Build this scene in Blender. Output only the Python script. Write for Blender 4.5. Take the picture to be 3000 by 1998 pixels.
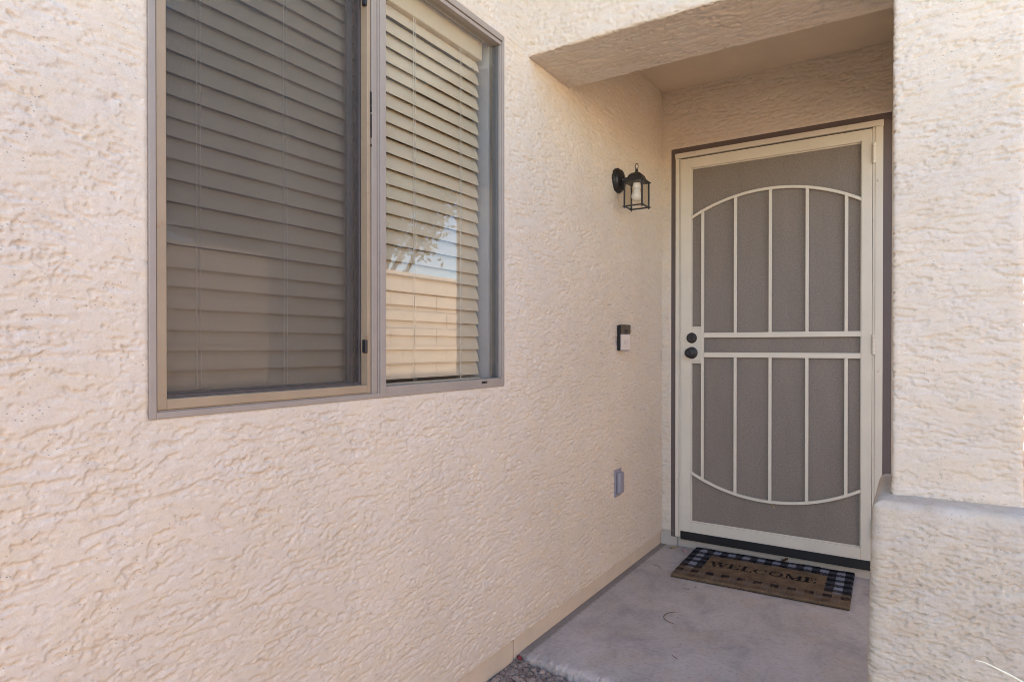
import bpy, math, random
import numpy as np
from mathutils import Vector, Matrix

# ------------------------------------------------------------------ clear
for o in list(bpy.data.objects):
    bpy.data.objects.remove(o)
scene = bpy.context.scene
C = scene.collection
rnd = random.Random(7)
R = math.radians

# ------------------------------------------------------------------ camera
cam_d = bpy.data.cameras.new('camera')
cam = bpy.data.objects.new('camera', cam_d)
C.objects.link(cam)
cam.location = (1.1763, -3.3628, 1.0975)
cam.rotation_euler = (R(90 - 0.3206), 0, R(32.756))
cam_d.sensor_width = 36
cam_d.lens = 36 * 1829.87 / 3000
cam_d.shift_y = 26.66 / 3000
cam_d.clip_start = 0.02
cam_d.clip_end = 500
scene.camera = cam

# ------------------------------------------------------------------ light
SUN_EL, SUN_AZ = R(40), R(-50)          # azimuth measured from +Y towards +X
world = bpy.data.worlds.new('World')
scene.world = world
world.use_nodes = True
nt = world.node_tree
bg = nt.nodes['Background']
sky = nt.nodes.new('ShaderNodeTexSky')
sky.sky_type = 'NISHITA'
sky.sun_disc = False
sky.sun_elevation = SUN_EL
sky.sun_rotation = SUN_AZ
sky.air_density = 1.0
sky.dust_density = 0.2
sky.ozone_density = 2.5
nt.links.new(sky.outputs['Color'], bg.inputs['Color'])
bg.inputs['Strength'].default_value = 0.15

sun_d = bpy.data.lights.new('sun', 'SUN')
sun_d.energy = 5.0
sun_d.angle = R(0.5)
sun_d.color = (1.0, 0.92, 0.80)
sun = bpy.data.objects.new('sun', sun_d)
C.objects.link(sun)
to_sun = Vector((math.sin(SUN_AZ) * math.cos(SUN_EL), math.cos(SUN_AZ) * math.cos(SUN_EL), math.sin(SUN_EL)))
sun.rotation_euler = to_sun.to_track_quat('Z', 'Y').to_euler()
sun.location = to_sun * 30

vs = scene.view_settings
vs.view_transform = 'Standard'
vs.look = 'None'
vs.exposure = 2.22
vs.gamma = 1.0
scene.cycles.filter_width = 0.95
vs.use_curve_mapping = False

# ------------------------------------------------------------------ materials
def new_mat(name):
    m = bpy.data.materials.new(name)
    m.use_nodes = True
    return m, m.node_tree, m.node_tree.nodes['Principled BSDF']

def coords(t, scale=(1, 1, 1)):
    tc = t.nodes.new('ShaderNodeTexCoord')
    mp = t.nodes.new('ShaderNodeMapping')
    mp.inputs['Scale'].default_value = scale
    t.links.new(tc.outputs['Object'], mp.inputs['Vector'])
    return mp.outputs['Vector']

def noise(t, vec, scale, detail=4, rough=0.6, dist=0.0):
    n = t.nodes.new('ShaderNodeTexNoise')
    n.inputs['Scale'].default_value = scale
    n.inputs['Detail'].default_value = detail
    n.inputs['Roughness'].default_value = rough
    n.inputs['Distortion'].default_value = dist
    t.links.new(vec, n.inputs['Vector'])
    return n.outputs['Fac']

def ramp(t, fac, stops):
    r = t.nodes.new('ShaderNodeValToRGB')
    el = r.color_ramp.elements
    while len(el) < len(stops):
        el.new(0.5)
    for e, (p, c) in zip(el, stops):
        e.position = p
        e.color = (*c, 1) if len(c) == 3 else c
    t.links.new(fac, r.inputs['Fac'])
    return r.outputs['Color']

def mixc(t, fac, a, b, mode='MIX'):
    n = t.nodes.new('ShaderNodeMix')
    n.data_type = 'RGBA'
    n.blend_type = mode
    for sock, val in ((n.inputs[0], fac), (n.inputs[6], a), (n.inputs[7], b)):
        if hasattr(val, 'node'):
            t.links.new(val, sock)
        elif isinstance(val, (int, float)):
            sock.default_value = val
        else:
            sock.default_value = (*val, 1)
    return n.outputs[2]

def bump(t, b, height, strength, dist=0.002):
    n = t.nodes.new('ShaderNodeBump')
    n.inputs['Strength'].default_value = strength
    n.inputs['Distance'].default_value = dist
    t.links.new(height, n.inputs['Height'])
    t.links.new(n.outputs['Normal'], b.inputs['Normal'])
    return n

def scl(c, k):
    return tuple(min(1, x * k) for x in c)

def plain(name, col, rough=0.6, metal=0.0, var=0.08, nscale=6.0, bstr=0.0, bscale=200.0, spec=0.5, wear=None):
    m, t, b = new_mat(name)
    v = coords(t)
    c = ramp(t, noise(t, v, nscale, 5), [(0.3, scl(col, 1 - var)), (0.7, scl(col, 1 + var))])
    if wear:
        c = mixc(t, ramp(t, noise(t, v, wear[1], 8, 0.7), [(wear[2], (0, 0, 0)), (wear[2] + 0.08, (1, 1, 1))]), c, wear[0])
    t.links.new(c, b.inputs['Base Color'])
    b.inputs['Roughness'].default_value = rough
    b.inputs['Metallic'].default_value = metal
    b.inputs['Specular IOR Level'].default_value = spec
    if bstr:
        bump(t, b, noise(t, v, bscale, 3), bstr)
    return m

STUCCO = (0.69, 0.588, 0.463)

def stucco_mat(name, col=STUCCO, grime=0.0):
    m, t, b = new_mat(name)
    v = coords(t)
    c = ramp(t, noise(t, v, 2.2, 6, 0.65), [(0.3, scl(col, 0.93)), (0.7, scl(col, 1.05))])
    if grime:
        gm = ramp(t, noise(t, v, 7.5, 8, 0.72), [(0.42, (0, 0, 0)), (0.66, (grime,) * 3)])
        c = mixc(t, gm, c, (0.40, 0.30, 0.215))
    sp = ramp(t, noise(t, v, 55, 6, 0.7), [(0.25, (0.86, 0.84, 0.82)), (0.5, (1, 1, 1))])
    c = mixc(t, 1.0, c, sp, 'MULTIPLY')
    # chalked and less chalked paint, sand grain
    ch = ramp(t, noise(t, coords(t, (1, 1, 2.2)), 9, 8, 0.72), [(0.36, (1.0, 0.975, 0.93)), (0.62, (0.985, 1.0, 1.045))])
    c = mixc(t, 1.0, c, ch, 'MULTIPLY')
    sd_ = ramp(t, noise(t, v, 330, 3, 0.8), [(0.28, (0.88, 0.87, 0.86)), (0.72, (1.07, 1.07, 1.07))])
    c = mixc(t, 0.85, c, sd_, 'MULTIPLY')
    # small dark voids in the lace coat
    pm = None
    for sc_, th_, g_, gs_ in ((105, 0.15, 0.50, 9), (52, 0.085, 0.55, 8)):
        vo = t.nodes.new('ShaderNodeTexVoronoi')
        vo.inputs['Scale'].default_value = sc_
        wv = t.nodes.new('ShaderNodeMapping')
        wv.inputs['Scale'].default_value = (1, 1, 1.35)
        t.links.new(v, wv.inputs['Vector']); t.links.new(wv.outputs[0], vo.inputs['Vector'])
        pit = ramp(t, vo.outputs['Distance'], [(th_ * 0.6, (1, 1, 1)), (th_ * 1.4, (0, 0, 0))])
        gate = ramp(t, noise(t, v, gs_, 5, 0.7), [(g_, (0, 0, 0)), (g_ + 0.06, (1, 1, 1))])
        sep = t.nodes.new('ShaderNodeSeparateColor')
        t.links.new(vo.outputs['Color'], sep.inputs[0])
        g3 = ramp(t, sep.outputs[0], [(0.34, (0, 0, 0)), (0.54, (1, 1, 1))])
        q = mixc(t, 1.0, mixc(t, 1.0, pit, gate, 'MULTIPLY'), g3, 'MULTIPLY')
        pm = q if pm is None else mixc(t, 1.0, pm, q, 'LIGHTEN')
    c = mixc(t, pm, c, scl(col, 0.50))
    t.links.new(c, b.inputs['Base Color'])
    b.inputs['Roughness'].default_value = 0.85
    b.inputs['Specular IOR Level'].default_value = 0.25
    # crisp ragged trowel edges finer than the mesh relief
    hs = []
    for sc_, det, st, lo, hi in ((8.5, 9, (1, 1, 3.6), 0.52, 0.535), (21, 8, (1, 1, 2.2), 0.56, 0.58)):
        vv = coords(t, st)
        hs.append(ramp(t, noise(t, vv, sc_, det, 0.66), [(lo, (1, 1, 1)), (hi, (0, 0, 0))]))
    lace = mixc(t, 0.5, hs[0], hs[1])
    gr = noise(t, v, 170, 6, 0.7)
    h2 = mixc(t, 0.45, lace, gr)
    h2 = mixc(t, pm, h2, (0, 0, 0))
    bump(t, b, h2, 0.24, 0.0042)
    return m

M = {}
M['stucco'] = stucco_mat('stucco paint')
M['pier'] = stucco_mat('weathered stucco paint', (0.61, 0.525, 0.415), 0.5)
M['foundation'] = plain('painted foundation', (0.63, 0.515, 0.385), 0.8, var=0.06, nscale=9, bstr=0.35, bscale=120, wear=((0.30, 0.22, 0.15), 30, 0.70))
M['ceiling'] = plain('smooth ceiling paint', (0.74, 0.61, 0.45), 0.75, var=0.04, bstr=0.15, bscale=160)
M['win'] = plain('taupe aluminium', (0.315, 0.262, 0.215), 0.5, var=0.06, nscale=14)
M['tan'] = plain('tan sash', (0.33, 0.240, 0.150), 0.5, var=0.10, nscale=10, wear=((0.30, 0.17, 0.08), 26, 0.60))
M['dkbrown'] = plain('dark bronze screen frame', (0.075, 0.06, 0.055), 0.5)
M['gasket'] = plain('grey sash stile', (0.115, 0.108, 0.10), 0.4)
M['black'] = plain('black plastic', (0.012, 0.012, 0.013), 0.4)
M['iron'] = plain('black cast metal', (0.016, 0.013, 0.012), 0.45, bstr=0.2, bscale=300)
M['doorpaint'] = plain('greige door enamel', (0.66, 0.585, 0.465), 0.42, var=0.05, nscale=5, wear=((0.42, 0.36, 0.30), 34, 0.66))
M['trim'] = plain('dark taupe trim', (0.12, 0.088, 0.078), 0.6, var=0.08)
M['sweep'] = plain('black rubber sweep', (0.012, 0.010, 0.012), 0.38)
M['blind'] = plain('cream blind slat', (0.54, 0.43, 0.30), 0.55, var=0.03, nscale=3)
M['cord'] = plain('cream cord', (0.62, 0.55, 0.45), 0.8)
M['drywall'] = plain('white reveal', (0.44, 0.42, 0.41), 0.8)
M['room'] = plain('dim room paint', (0.55, 0.48, 0.40), 0.9)
M['entrydoor'] = plain('brown entry door', (0.36, 0.28, 0.22), 0.5)
M['silver'] = plain('satin nickel', (0.37, 0.355, 0.355), 0.40, metal=0.5, var=0.02)
M['greybox'] = plain('weathered grey cover', (0.27, 0.25, 0.27), 0.6, bstr=0.2)
M['bulb'] = plain('frosted white bulb', (0.80, 0.76, 0.70), 0.35, var=0.01)
M['block'] = plain('tan concrete block', (0.60, 0.445, 0.325), 0.9, var=0.10, nscale=4, bstr=0.6, bscale=60)
M['mortar'] = plain('block joint', (0.40, 0.29, 0.21), 0.95, bstr=0.4)
M['roof'] = plain('roof coating', (0.55, 0.50, 0.45), 0.9)
M['stone'] = plain('gravel stone', (0.25, 0.195, 0.16), 0.9, var=0.45, nscale=34, bstr=0.5, bscale=150)
M['dirt'] = plain('dark silty soil', (0.20, 0.145, 0.115), 0.95, var=0.3, nscale=30, bstr=0.9, bscale=140)
M['bark'] = plain('bark', (0.12, 0.09, 0.065), 0.9, bstr=0.6, bscale=40)
M['leaf'] = plain('tree leaf', (0.075, 0.095, 0.03), 0.6, var=0.35, nscale=3)
M['straw'] = plain('dry straw', (0.88, 0.83, 0.62), 0.6)
M['deadleaf'] = plain('dead leaf', (0.11, 0.055, 0.03), 0.8, var=0.3, nscale=60)
M['dryleaf'] = plain('dry tan leaf', (0.36, 0.24, 0.12), 0.7, var=0.2, nscale=60)
M['pod'] = plain('dry pod', (0.40, 0.30, 0.14), 0.7, var=0.2, nscale=60)
M['petal'] = plain('pink petal', (0.50, 0.25, 0.24), 0.7, var=0.2, nscale=60)
M['twig'] = plain('dry twig', (0.15, 0.11, 0.075), 0.85)
M['fruit'] = plain('dried red fruit', (0.17, 0.02, 0.025), 0.6, var=0.3, nscale=90, bstr=0.5)

def concrete_mat(name, base):
    m, t, b = new_mat(name)
    v = coords(t)
    v2 = coords(t, (1.4, 1, 1))
    c = ramp(t, noise(t, v2, 3.2, 10, 0.70, 0.5), [(0.30, scl(base, 0.68)), (0.50, base), (0.70, scl(base, 1.22))])
    warm = ramp(t, noise(t, v, 6.5, 8, 0.7), [(0.50, (0, 0, 0)), (0.66, (0.55, 0.55, 0.55))])
    c = mixc(t, warm, c, (base[0] * 1.06, base[1] * 0.93, base[2] * 0.78))
    sp = ramp(t, noise(t, v, 60, 8, 0.78), [(0.30, (0.62, 0.60, 0.58)), (0.46, (1, 1, 1)), (0.70, (1.10, 1.10, 1.10))])
    c = mixc(t, 0.9, c, sp, 'MULTIPLY')
    rust = ramp(t, noise(t, v, 9.5, 4, 0.6), [(0.70, (0, 0, 0)), (0.73, (0.5, 0.5, 0.5))])
    c = mixc(t, rust, c, (0.16, 0.10, 0.05))
    # pores
    vo = t.nodes.new('ShaderNodeTexVoronoi'); vo.inputs['Scale'].default_value = 85
    t.links.new(v, vo.inputs['Vector'])
    sep = t.nodes.new('ShaderNodeSeparateColor'); t.links.new(vo.outputs['Color'], sep.inputs[0])
    pore = mixc(t, 1.0, ramp(t, vo.outputs['Distance'], [(0.08, (1, 1, 1)), (0.20, (0, 0, 0))]), ramp(t, sep.outputs[1], [(0.86, (0, 0, 0)), (0.90, (1, 1, 1))]), 'MULTIPLY')
    c = mixc(t, pore, c, scl(base, 0.35))
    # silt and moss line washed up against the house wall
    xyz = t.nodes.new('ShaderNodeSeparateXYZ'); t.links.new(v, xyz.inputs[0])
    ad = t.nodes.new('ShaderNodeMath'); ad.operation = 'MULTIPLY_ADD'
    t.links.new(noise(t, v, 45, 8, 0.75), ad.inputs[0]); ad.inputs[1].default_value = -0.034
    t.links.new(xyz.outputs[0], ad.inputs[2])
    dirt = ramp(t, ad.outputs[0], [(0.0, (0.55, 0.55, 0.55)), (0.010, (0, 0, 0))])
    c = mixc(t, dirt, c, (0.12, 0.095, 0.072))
    t.links.new(c, b.inputs['Base Color'])
    b.inputs['Roughness'].default_value = 0.80
    b.inputs['Specular IOR Level'].default_value = 0.3
    bump(t, b, noise(t, v, 110, 10, 0.8), 0.5, 0.003)
    return m
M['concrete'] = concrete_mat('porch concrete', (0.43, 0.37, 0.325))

def ground_mat():
    m, t, b = new_mat('gravelly soil')
    v = coords(t)
    vo = t.nodes.new('ShaderNodeTexVoronoi')
    vo.inputs['Scale'].default_value = 60
    t.links.new(v, vo.inputs['Vector'])
    c = ramp(t, vo.outputs['Color'], [(0.2, (0.34, 0.245, 0.16)), (0.8, (0.56, 0.42, 0.28))])
    c = mixc(t, 0.6, c, ramp(t, noise(t, v, 1.2, 8), [(0.3, (0.8, 0.8, 0.8)), (0.7, (1.2, 1.15, 1.1))]), 'MULTIPLY')
    t.links.new(c, b.inputs['Base Color'])
    b.inputs['Roughness'].default_value = 0.95
    bump(t, b, vo.outputs['Distance'], 0.8, 0.01)
    return m
M['ground'] = ground_mat()

def glass_mat(name, k=1.9, tint=(0.97, 0.98, 0.97)):
    m, t, b = new_mat(name)
    t.nodes.remove(b)
    out = t.nodes['Material Output']
    tr = t.nodes.new('ShaderNodeBsdfTransparent')
    tr.inputs['Color'].default_value = (*tint, 1)
    gl = t.nodes.new('ShaderNodeBsdfGlossy')
    gl.inputs['Roughness'].default_value = 0.0
    fr = t.nodes.new('ShaderNodeFresnel')
    fr.inputs['IOR'].default_value = 1.5
    geo = t.nodes.new('ShaderNodeNewGeometry')
    inv = t.nodes.new('ShaderNodeMath'); inv.operation = 'SUBTRACT'
    inv.inputs[0].default_value = 1
    t.links.new(geo.outputs['Backfacing'], inv.inputs[1])
    mu = t.nodes.new('ShaderNodeMath'); mu.operation = 'MULTIPLY'; mu.use_clamp = True
    t.links.new(fr.outputs['Fac'], mu.inputs[0]); t.links.new(inv.outputs[0], mu.inputs[1])
    mu2 = t.nodes.new('ShaderNodeMath'); mu2.operation = 'MULTIPLY'; mu2.use_clamp = True
    mu2.inputs[1].default_value = k
    t.links.new(mu.outputs[0], mu2.inputs[0])
    mx = t.nodes.new('ShaderNodeMixShader')
    t.links.new(mu2.outputs[0], mx.inputs[0])
    t.links.new(tr.outputs[0], mx.inputs[1]); t.links.new(gl.outputs[0], mx.inputs[2])
    t.links.new(mx.outputs[0], out.inputs['Surface'])
    return m
M['glass'] = glass_mat('window glass')
M['lampglass'] = glass_mat('lantern glass', 1.5, (0.97, 0.955, 0.92))

def screen_mat(name, col, open_frac, lines=None, rough=0.5, var=0.1, weave=0.03):
    """woven or perforated screen: too fine to see the single holes, a share of the light passes"""
    m, t, b = new_mat(name)
    out = t.nodes['Material Output']
    v = coords(t)
    c = ramp(t, noise(t, coords(t, (1, 1, 0.22)), 9, 5, 0.65), [(0.3, scl(col, 1 - var)), (0.7, scl(col, 1 + var))])
    if weave > 0.02:      # uneven dusty weave
        c = mixc(t, 1.0, c, ramp(t, noise(t, v, 120, 3, 0.7), [(0.32, (0.80, 0.79, 0.78)), (0.68, (1.16, 1.15, 1.13))]), 'MULTIPLY')
    t.links.new(c, b.inputs['Base Color'])
    b.inputs['Roughness'].default_value = rough
    tr = t.nodes.new('ShaderNodeBsdfTransparent')
    mx = t.nodes.new('ShaderNodeMixShader')
    lo = noise(t, v, 420 if lines is None else lines, 1)
    fac = ramp(t, lo, [(0.35, (1 - open_frac - weave,) * 3), (0.65, (1 - open_frac + weave,) * 3)])
    t.links.new(fac, mx.inputs[0])
    t.links.new(tr.outputs[0], mx.inputs[1]); t.links.new(b.outputs[0], mx.inputs[2])
    t.links.new(mx.outputs[0], out.inputs['Surface'])
    return m
M['insect'] = screen_mat('window sun screen', (0.088, 0.070, 0.058), 0.69, weave=0.012)
M['secmesh'] = screen_mat('perforated security screen', (0.30, 0.245, 0.20), 0.35, rough=0.55, weave=0.06, var=0.07)

def mat_print():
    m, t, b = new_mat('printed coir')
    v = coords(t)
    at = t.nodes.new('ShaderNodeAttribute')
    at.attribute_name = 'print'
    sp = ramp(t, noise(t, v, 240, 6, 0.8), [(0.3, (0.55, 0.52, 0.5)), (0.7, (1.35, 1.3, 1.25))])
    c = mixc(t, 1.0, at.outputs['Color'], sp, 'MULTIPLY')
    t.links.new(c, b.inputs['Base Color'])
    b.inputs['Roughness'].default_value = 0.95
    b.inputs['Specular IOR Level'].default_value = 0.1
    bump(t, b, noise(t, v, 300, 4, 0.8), 0.8, 0.004)
    return m
M['coir'] = mat_print()

# ------------------------------------------------------------------ mesh helpers
class MB:
    def __init__(self):
        self.v = []; self.f = []
    def add(self, vs_, fs):
        n = len(self.v)
        self.v += [tuple(p) for p in vs_]
        self.f += [tuple(i + n for i in q) for q in fs]
        return self
    def box(self, x0, x1, y0, y1, z0, z1, mtx=None):
        p = [(x0, y0, z0), (x1, y0, z0), (x1, y1, z0), (x0, y1, z0), (x0, y0, z1), (x1, y0, z1), (x1, y1, z1), (x0, y1, z1)]
        if mtx is not None:
            p = [mtx @ Vector(q) for q in p]
        return self.add(p, [(0, 3, 2, 1), (4, 5, 6, 7), (0, 1, 5, 4), (1, 2, 6, 5), (2, 3, 7, 6), (3, 0, 4, 7)])
    def lathe(self, prof, origin, axis, n=24, phase=0.0):
        """prof: (radius, along-axis); axis is a Vector"""
        a = Vector(axis).normalized()
        e1 = a.orthogonal().normalized()
        if abs(a.z) < 0.5:
            e1 = Vector((0, 0, 1)); e1 = (e1 - a * e1.dot(a)).normalized()
        e2 = a.cross(e1)
        o = Vector(origin)
        vs_ = []
        for r, h in prof:
            for i in range(n):
                th = phase + 2 * math.pi * i / n
                vs_.append(o + a * h + e1 * (r * math.cos(th)) + e2 * (r * math.sin(th)))
        fs = []
        for j in range(len(prof) - 1):
            for i in range(n):
                k = (i + 1) % n
                fs.append((j * n + i, j * n + k, (j + 1) * n + k, (j + 1) * n + i))
        fs.append(tuple(reversed(range(n))))
        fs.append(tuple((len(prof) - 1) * n + i for i in range(n)))
        return self.add(vs_, fs)
    def tube(self, pts, rad, n=8, closed=False, flat=None):
        """flat=(normal, half_thickness, half_width): rectangular section instead of round"""
        P = [Vector(p) for p in pts]
        rads = rad if isinstance(rad, (list, tuple)) else [rad] * len(P)
        vs_ = []; fs = []
        L = len(P)
        prev = None
        for i, p in enumerate(P):
            if closed:
                d = P[(i + 1) % L] - P[i - 1]
            else:
                d = P[min(i + 1, L - 1)] - P[max(i - 1, 0)]
            d.normalize()
            if flat:
                nrm = Vector(flat[0])
                e1 = nrm; e2 = d.cross(nrm).normalized()
                for s1, s2 in ((1, 1), (1, -1), (-1, -1), (-1, 1)):
                    vs_.append(p + e1 * (s1 * flat[1]) + e2 * (s2 * flat[2]))
            else:
                if prev is None:
                    e1 = d.orthogonal().normalized()
                else:
                    e1 = (prev - d * prev.dot(d)).normalized()
                prev = e1
                e2 = d.cross(e1)
                for k in range(n):
                    th = 2 * math.pi * k / n
                    vs_.append(p + (e1 * math.cos(th) + e2 * math.sin(th)) * rads[i])
        m = 4 if flat else n
        for i in range(L if closed else L - 1):
            j = (i + 1) % L
            for k in range(m):
                q = (k + 1) % m
                fs.append((i * m + k, i * m + q, j * m + q, j * m + k))
        if not closed:
            fs.append(tuple(reversed(range(m))))
            fs.append(tuple((L - 1) * m + k for k in range(m)))
        return self.add(vs_, fs)
    def mesh(self, name):
        me = bpy.data.meshes.new(name)
        me.from_pydata([tuple(p) for p in self.v], [], self.f)
        me.update()
        return me
    def build(self, name, mat, parent=None, smooth=False, bevel=0.0, seg=2, loc=None):
        me = self.mesh(name)
        import bmesh
        bm = bmesh.new(); bm.from_mesh(me)
        bmesh.ops.recalc_face_normals(bm, faces=bm.faces)
        bm.to_mesh(me); bm.free()
        me.materials.append(mat)
        if smooth:
            me.shade_smooth()
        o = bpy.data.objects.new(name, me)
        C.objects.link(o)
        o.parent = parent
        if loc is not None:
            o.location = loc
        if bevel:
            bv = o.modifiers.new('bevel', 'BEVEL')
            bv.width = bevel; bv.segments = seg; bv.limit_method = 'ANGLE'
        return o

def tag(o, label=None, cat=None, group=None, kind=None):
    if label: o['label'] = label
    if cat: o['category'] = cat
    if group: o['group'] = group
    if kind: o['kind'] = kind
    return o

def thing(name, label, cat, loc=(0, 0, 0), group=None):
    o = bpy.data.objects.new(name, None)
    o.empty_display_size = 0.05
    C.objects.link(o)
    o.location = loc
    return tag(o, label, cat, group, 'thing')

def np_mesh(name, V, F, mat, parent=None, smooth=True, colors=None):
    V = np.ascontiguousarray(V, np.float32); F = np.ascontiguousarray(F, np.int32)
    me = bpy.data.meshes.new(name)
    me.vertices.add(len(V)); me.vertices.foreach_set('co', V.ravel())
    me.loops.add(F.size); me.loops.foreach_set('vertex_index', F.ravel())
    me.polygons.add(len(F))
    me.polygons.foreach_set('loop_start', np.arange(0, F.size, F.shape[1], dtype=np.int32))
    me.polygons.foreach_set('loop_total', np.full(len(F), F.shape[1], np.int32))
    if smooth and mat not in (M['stucco'], M['pier']):      # stucco stays gritty
        me.polygons.foreach_set('use_smooth', np.ones(len(F), bool))
    me.update(calc_edges=True)
    me.validate()
    if colors is not None:
        a = me.color_attributes.new('print', 'FLOAT_COLOR', 'POINT')
        a.data.foreach_set('color', np.ascontiguousarray(colors, np.float32).ravel())
    me.materials.append(mat)
    o = bpy.data.objects.new(name, me)
    C.objects.link(o)
    o.parent = parent
    return o

def grid_faces(n, m, flip=False, mask=None, wrap=False):
    idx = np.arange(n * m).reshape(n, m)
    if wrap:
        idx = np.vstack([idx, idx[:1]])
    a = idx[:-1, :-1]; b = idx[1:, :-1]; c = idx[1:, 1:]; d = idx[:-1, 1:]
    F = np.stack([a, b, c, d] if not flip else [a, d, c, b], -1)
    if mask is not None:
        F = F[mask]
    return F.reshape(-1, 4)

# ------------------------------------------------------------------ lace stucco relief
def _hash(ix, iy, seed):
    h = (ix.astype(np.int64) * 374761393 + iy.astype(np.int64) * 668265263 + seed * 982451653) & 0xffffffff
    h = ((h ^ (h >> 13)) * 1274126177) & 0xffffffff
    return (h ^ (h >> 16)) & 0xffff

_ang = np.linspace(0, 2 * np.pi, 65536, endpoint=False)
_gx = np.cos(_ang).astype(np.float32); _gy = np.sin(_ang).astype(np.float32)

def pn(x, y, seed=0):
    x = np.asarray(x, np.float32); y = np.asarray(y, np.float32)
    ix = np.floor(x); iy = np.floor(y)
    fx = x - ix; fy = y - iy
    ix = ix.astype(np.int32); iy = iy.astype(np.int32)
    u = fx * fx * fx * (fx * (fx * 6 - 15) + 10); v = fy * fy * fy * (fy * (fy * 6 - 15) + 10)
    def g(dx, dy):
        h = _hash(ix + dx, iy + dy, seed)
        return _gx[h] * (fx - dx) + _gy[h] * (fy - dy)
    a = g(0, 0); b = g(1, 0); c = g(0, 1); d = g(1, 1)
    return ((a + (b - a) * u) + ((c + (d - c) * u) - (a + (b - a) * u)) * v) * 1.5

def sst(a, b, x):
    t = np.clip((x - a) / (b - a), 0, 1)
    return t * t * (3 - 2 * t)

def stucco_h(u, v, seed=0, amp=1.0, pits=1.0, fine=1.0, rough=0.0):
    """lace stucco: trowelled plateaus with ragged cliffs, long low recesses and pin holes (metres)"""
    s = seed * 17
    u = np.asarray(u, np.float32); v = np.asarray(v, np.float32)
    slant = 0.10 * pn(u / 0.9, v / 0.7, s + 20)
    v0 = v + slant * 0.25 + 0.020 * pn(u / 0.30, v / 0.14, s + 3)
    j1 = pn(u / 0.015, v / 0.011, s + 1); j2 = pn(u / 0.0075, v / 0.0065, s + 2)
    def field(vv):
        t = 0.80 * pn(u / 0.082, vv / 0.0195, s + 4) + 0.80 * pn(u / 0.031, vv / 0.0115, s + 5)
        return t
    jag = 0.32 * j1 + 0.40 * j2
    region = pn(u / 0.30, v / 0.20, s + 13) * 1.6
    t = field(v0) + jag + 0.16 * region
    up = field(v0 + 0.009) + jag
    w = 0.022
    rec = sst(0.20 - w, 0.20 + w, t)
    near_top = 1 - sst(-0.10, 0.30, up)
    fade = 0.35 + 0.65 * sst(-0.35, 0.25, pn(u / 0.10, v / 0.06, s + 6))
    h = -rec * fade * (0.0030 + 0.0014 * near_top)
    # thin second lap lines on the plateaus
    t2 = pn(u / 0.044 + 7, (v0 + 0.003 * j1) / 0.0125, s + 8) + 0.6 * pn(u / 0.017, v0 / 0.0085, s + 9) + 0.22 * j2
    gate = sst(-0.2, 0.20, pn(u / 0.17 + 3, v / 0.09, s + 10))
    h -= gate * sst(0.34, 0.38, t2) * 0.0030
    # pin holes, clustered
    p = pn(u / 0.0125, v / 0.0095, s + 14) + 0.25 * j2
    cl = sst(-0.05 - rough, 0.30 - rough, pn(u / 0.14, v / 0.08, s + 15))
    if rough:
        t3 = pn(u / 0.020, v / 0.0125, s + 22) + 0.5 * j2
        h -= rough * 3.0 * sst(0.10, 0.24, t3) * 0.0022 * sst(-0.3, 0.2, pn(u / 0.11, v / 0.09, s + 23))
    h -= pits * sst(0.46, 0.54, p) * 0.0040 * cl
    h += 0.0008 * pn(u / 0.12, v / 0.07, s + 16) + fine * (0.00055 * pn(u / 0.022, v / 0.012, s + 18) + 0.00035 * j2)
    return (h * amp).astype(np.float32)

def axis_coords(segs):
    """segs: (start, end, step) ... -> one sorted coordinate array"""
    out = []
    for a, b, st in segs:
        n = max(1, int(round((b - a) / st)))
        out += list(np.linspace(a, b, n, endpoint=False))
    out.append(segs[-1][1])
    return np.array(out)

def stucco_panel(name, us, vs_, to_world, mat, parent, holes=(), seed=0, amp=1.0, flip=False, ret=0.03):
    """a wall face on a (u, v) grid with rectangular openings; edges of openings get returns"""
    U, V = np.meshgrid(us, vs_, indexing='ij')
    H = stucco_h(U, V, seed, amp)
    uc = (us[:-1] + us[1:]) / 2; vc = (vs_[:-1] + vs_[1:]) / 2
    keep = np.ones((len(uc), len(vc)), bool)
    for (u0, u1, v0, v1) in holes:
        keep &= ~((uc[:, None] > u0) & (uc[:, None] < u1) & (vc[None, :] > v0) & (vc[None, :] < v1))
        d = np.maximum(np.maximum(u0 - U, U - u1), np.maximum(v0 - V, V - v1))
        k = sst(0.0, 0.035, d)
        H = H * (0.35 + 0.65 * k) - 0.003 * (1 - sst(0, 0.008, d))
    P = to_world(U, V, H)
    V3 = P.reshape(-1, 3)
    F = grid_faces(len(us), len(vs_), flip, keep)
    nu, nv = len(us), len(vs_)
    idx = np.arange(nu * nv).reshape(nu, nv)
    extraV = []; extraF = []
    base = len(V3)
    def strip(ids, fl):
        nonlocal base
        ii = np.array(ids)
        uu = U.ravel()[ii]; vv = V.ravel()[ii]
        W = to_world(uu, vv, np.full(len(ii), -ret, np.float32))
        extraV.append(W)
        b0 = np.arange(len(ii)) + base
        q = np.stack([ii[:-1], ii[1:], b0[1:], b0[:-1]], -1)
        extraF.append(q if not fl else q[:, ::-1])
        base += len(ii)
    strip(idx[:, 0], flip)
    for (u0, u1, v0, v1) in holes:
        i0 = int(np.argmin(abs(us - u0))); i1 = int(np.argmin(abs(us - u1)))
        j0 = int(np.argmin(abs(vs_ - v0))); j1 = int(np.argmin(abs(vs_ - v1)))
        strip(idx[i0, j0:j1 + 1], True); strip(idx[i1, j0:j1 + 1], False)
        strip(idx[i0:i1 + 1, j1], True)
        if j0 > 0:
            strip(idx[i0:i1 + 1, j0], False)
    V3 = np.vstack([V3] + extraV); F = np.vstack([F] + extraF)
    return np_mesh(name, V3, F, mat, parent)

def stk(x, y, z):
    x, y, z = np.broadcast_arrays(x, y, z)
    return np.stack([x, y, z], -1)

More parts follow.
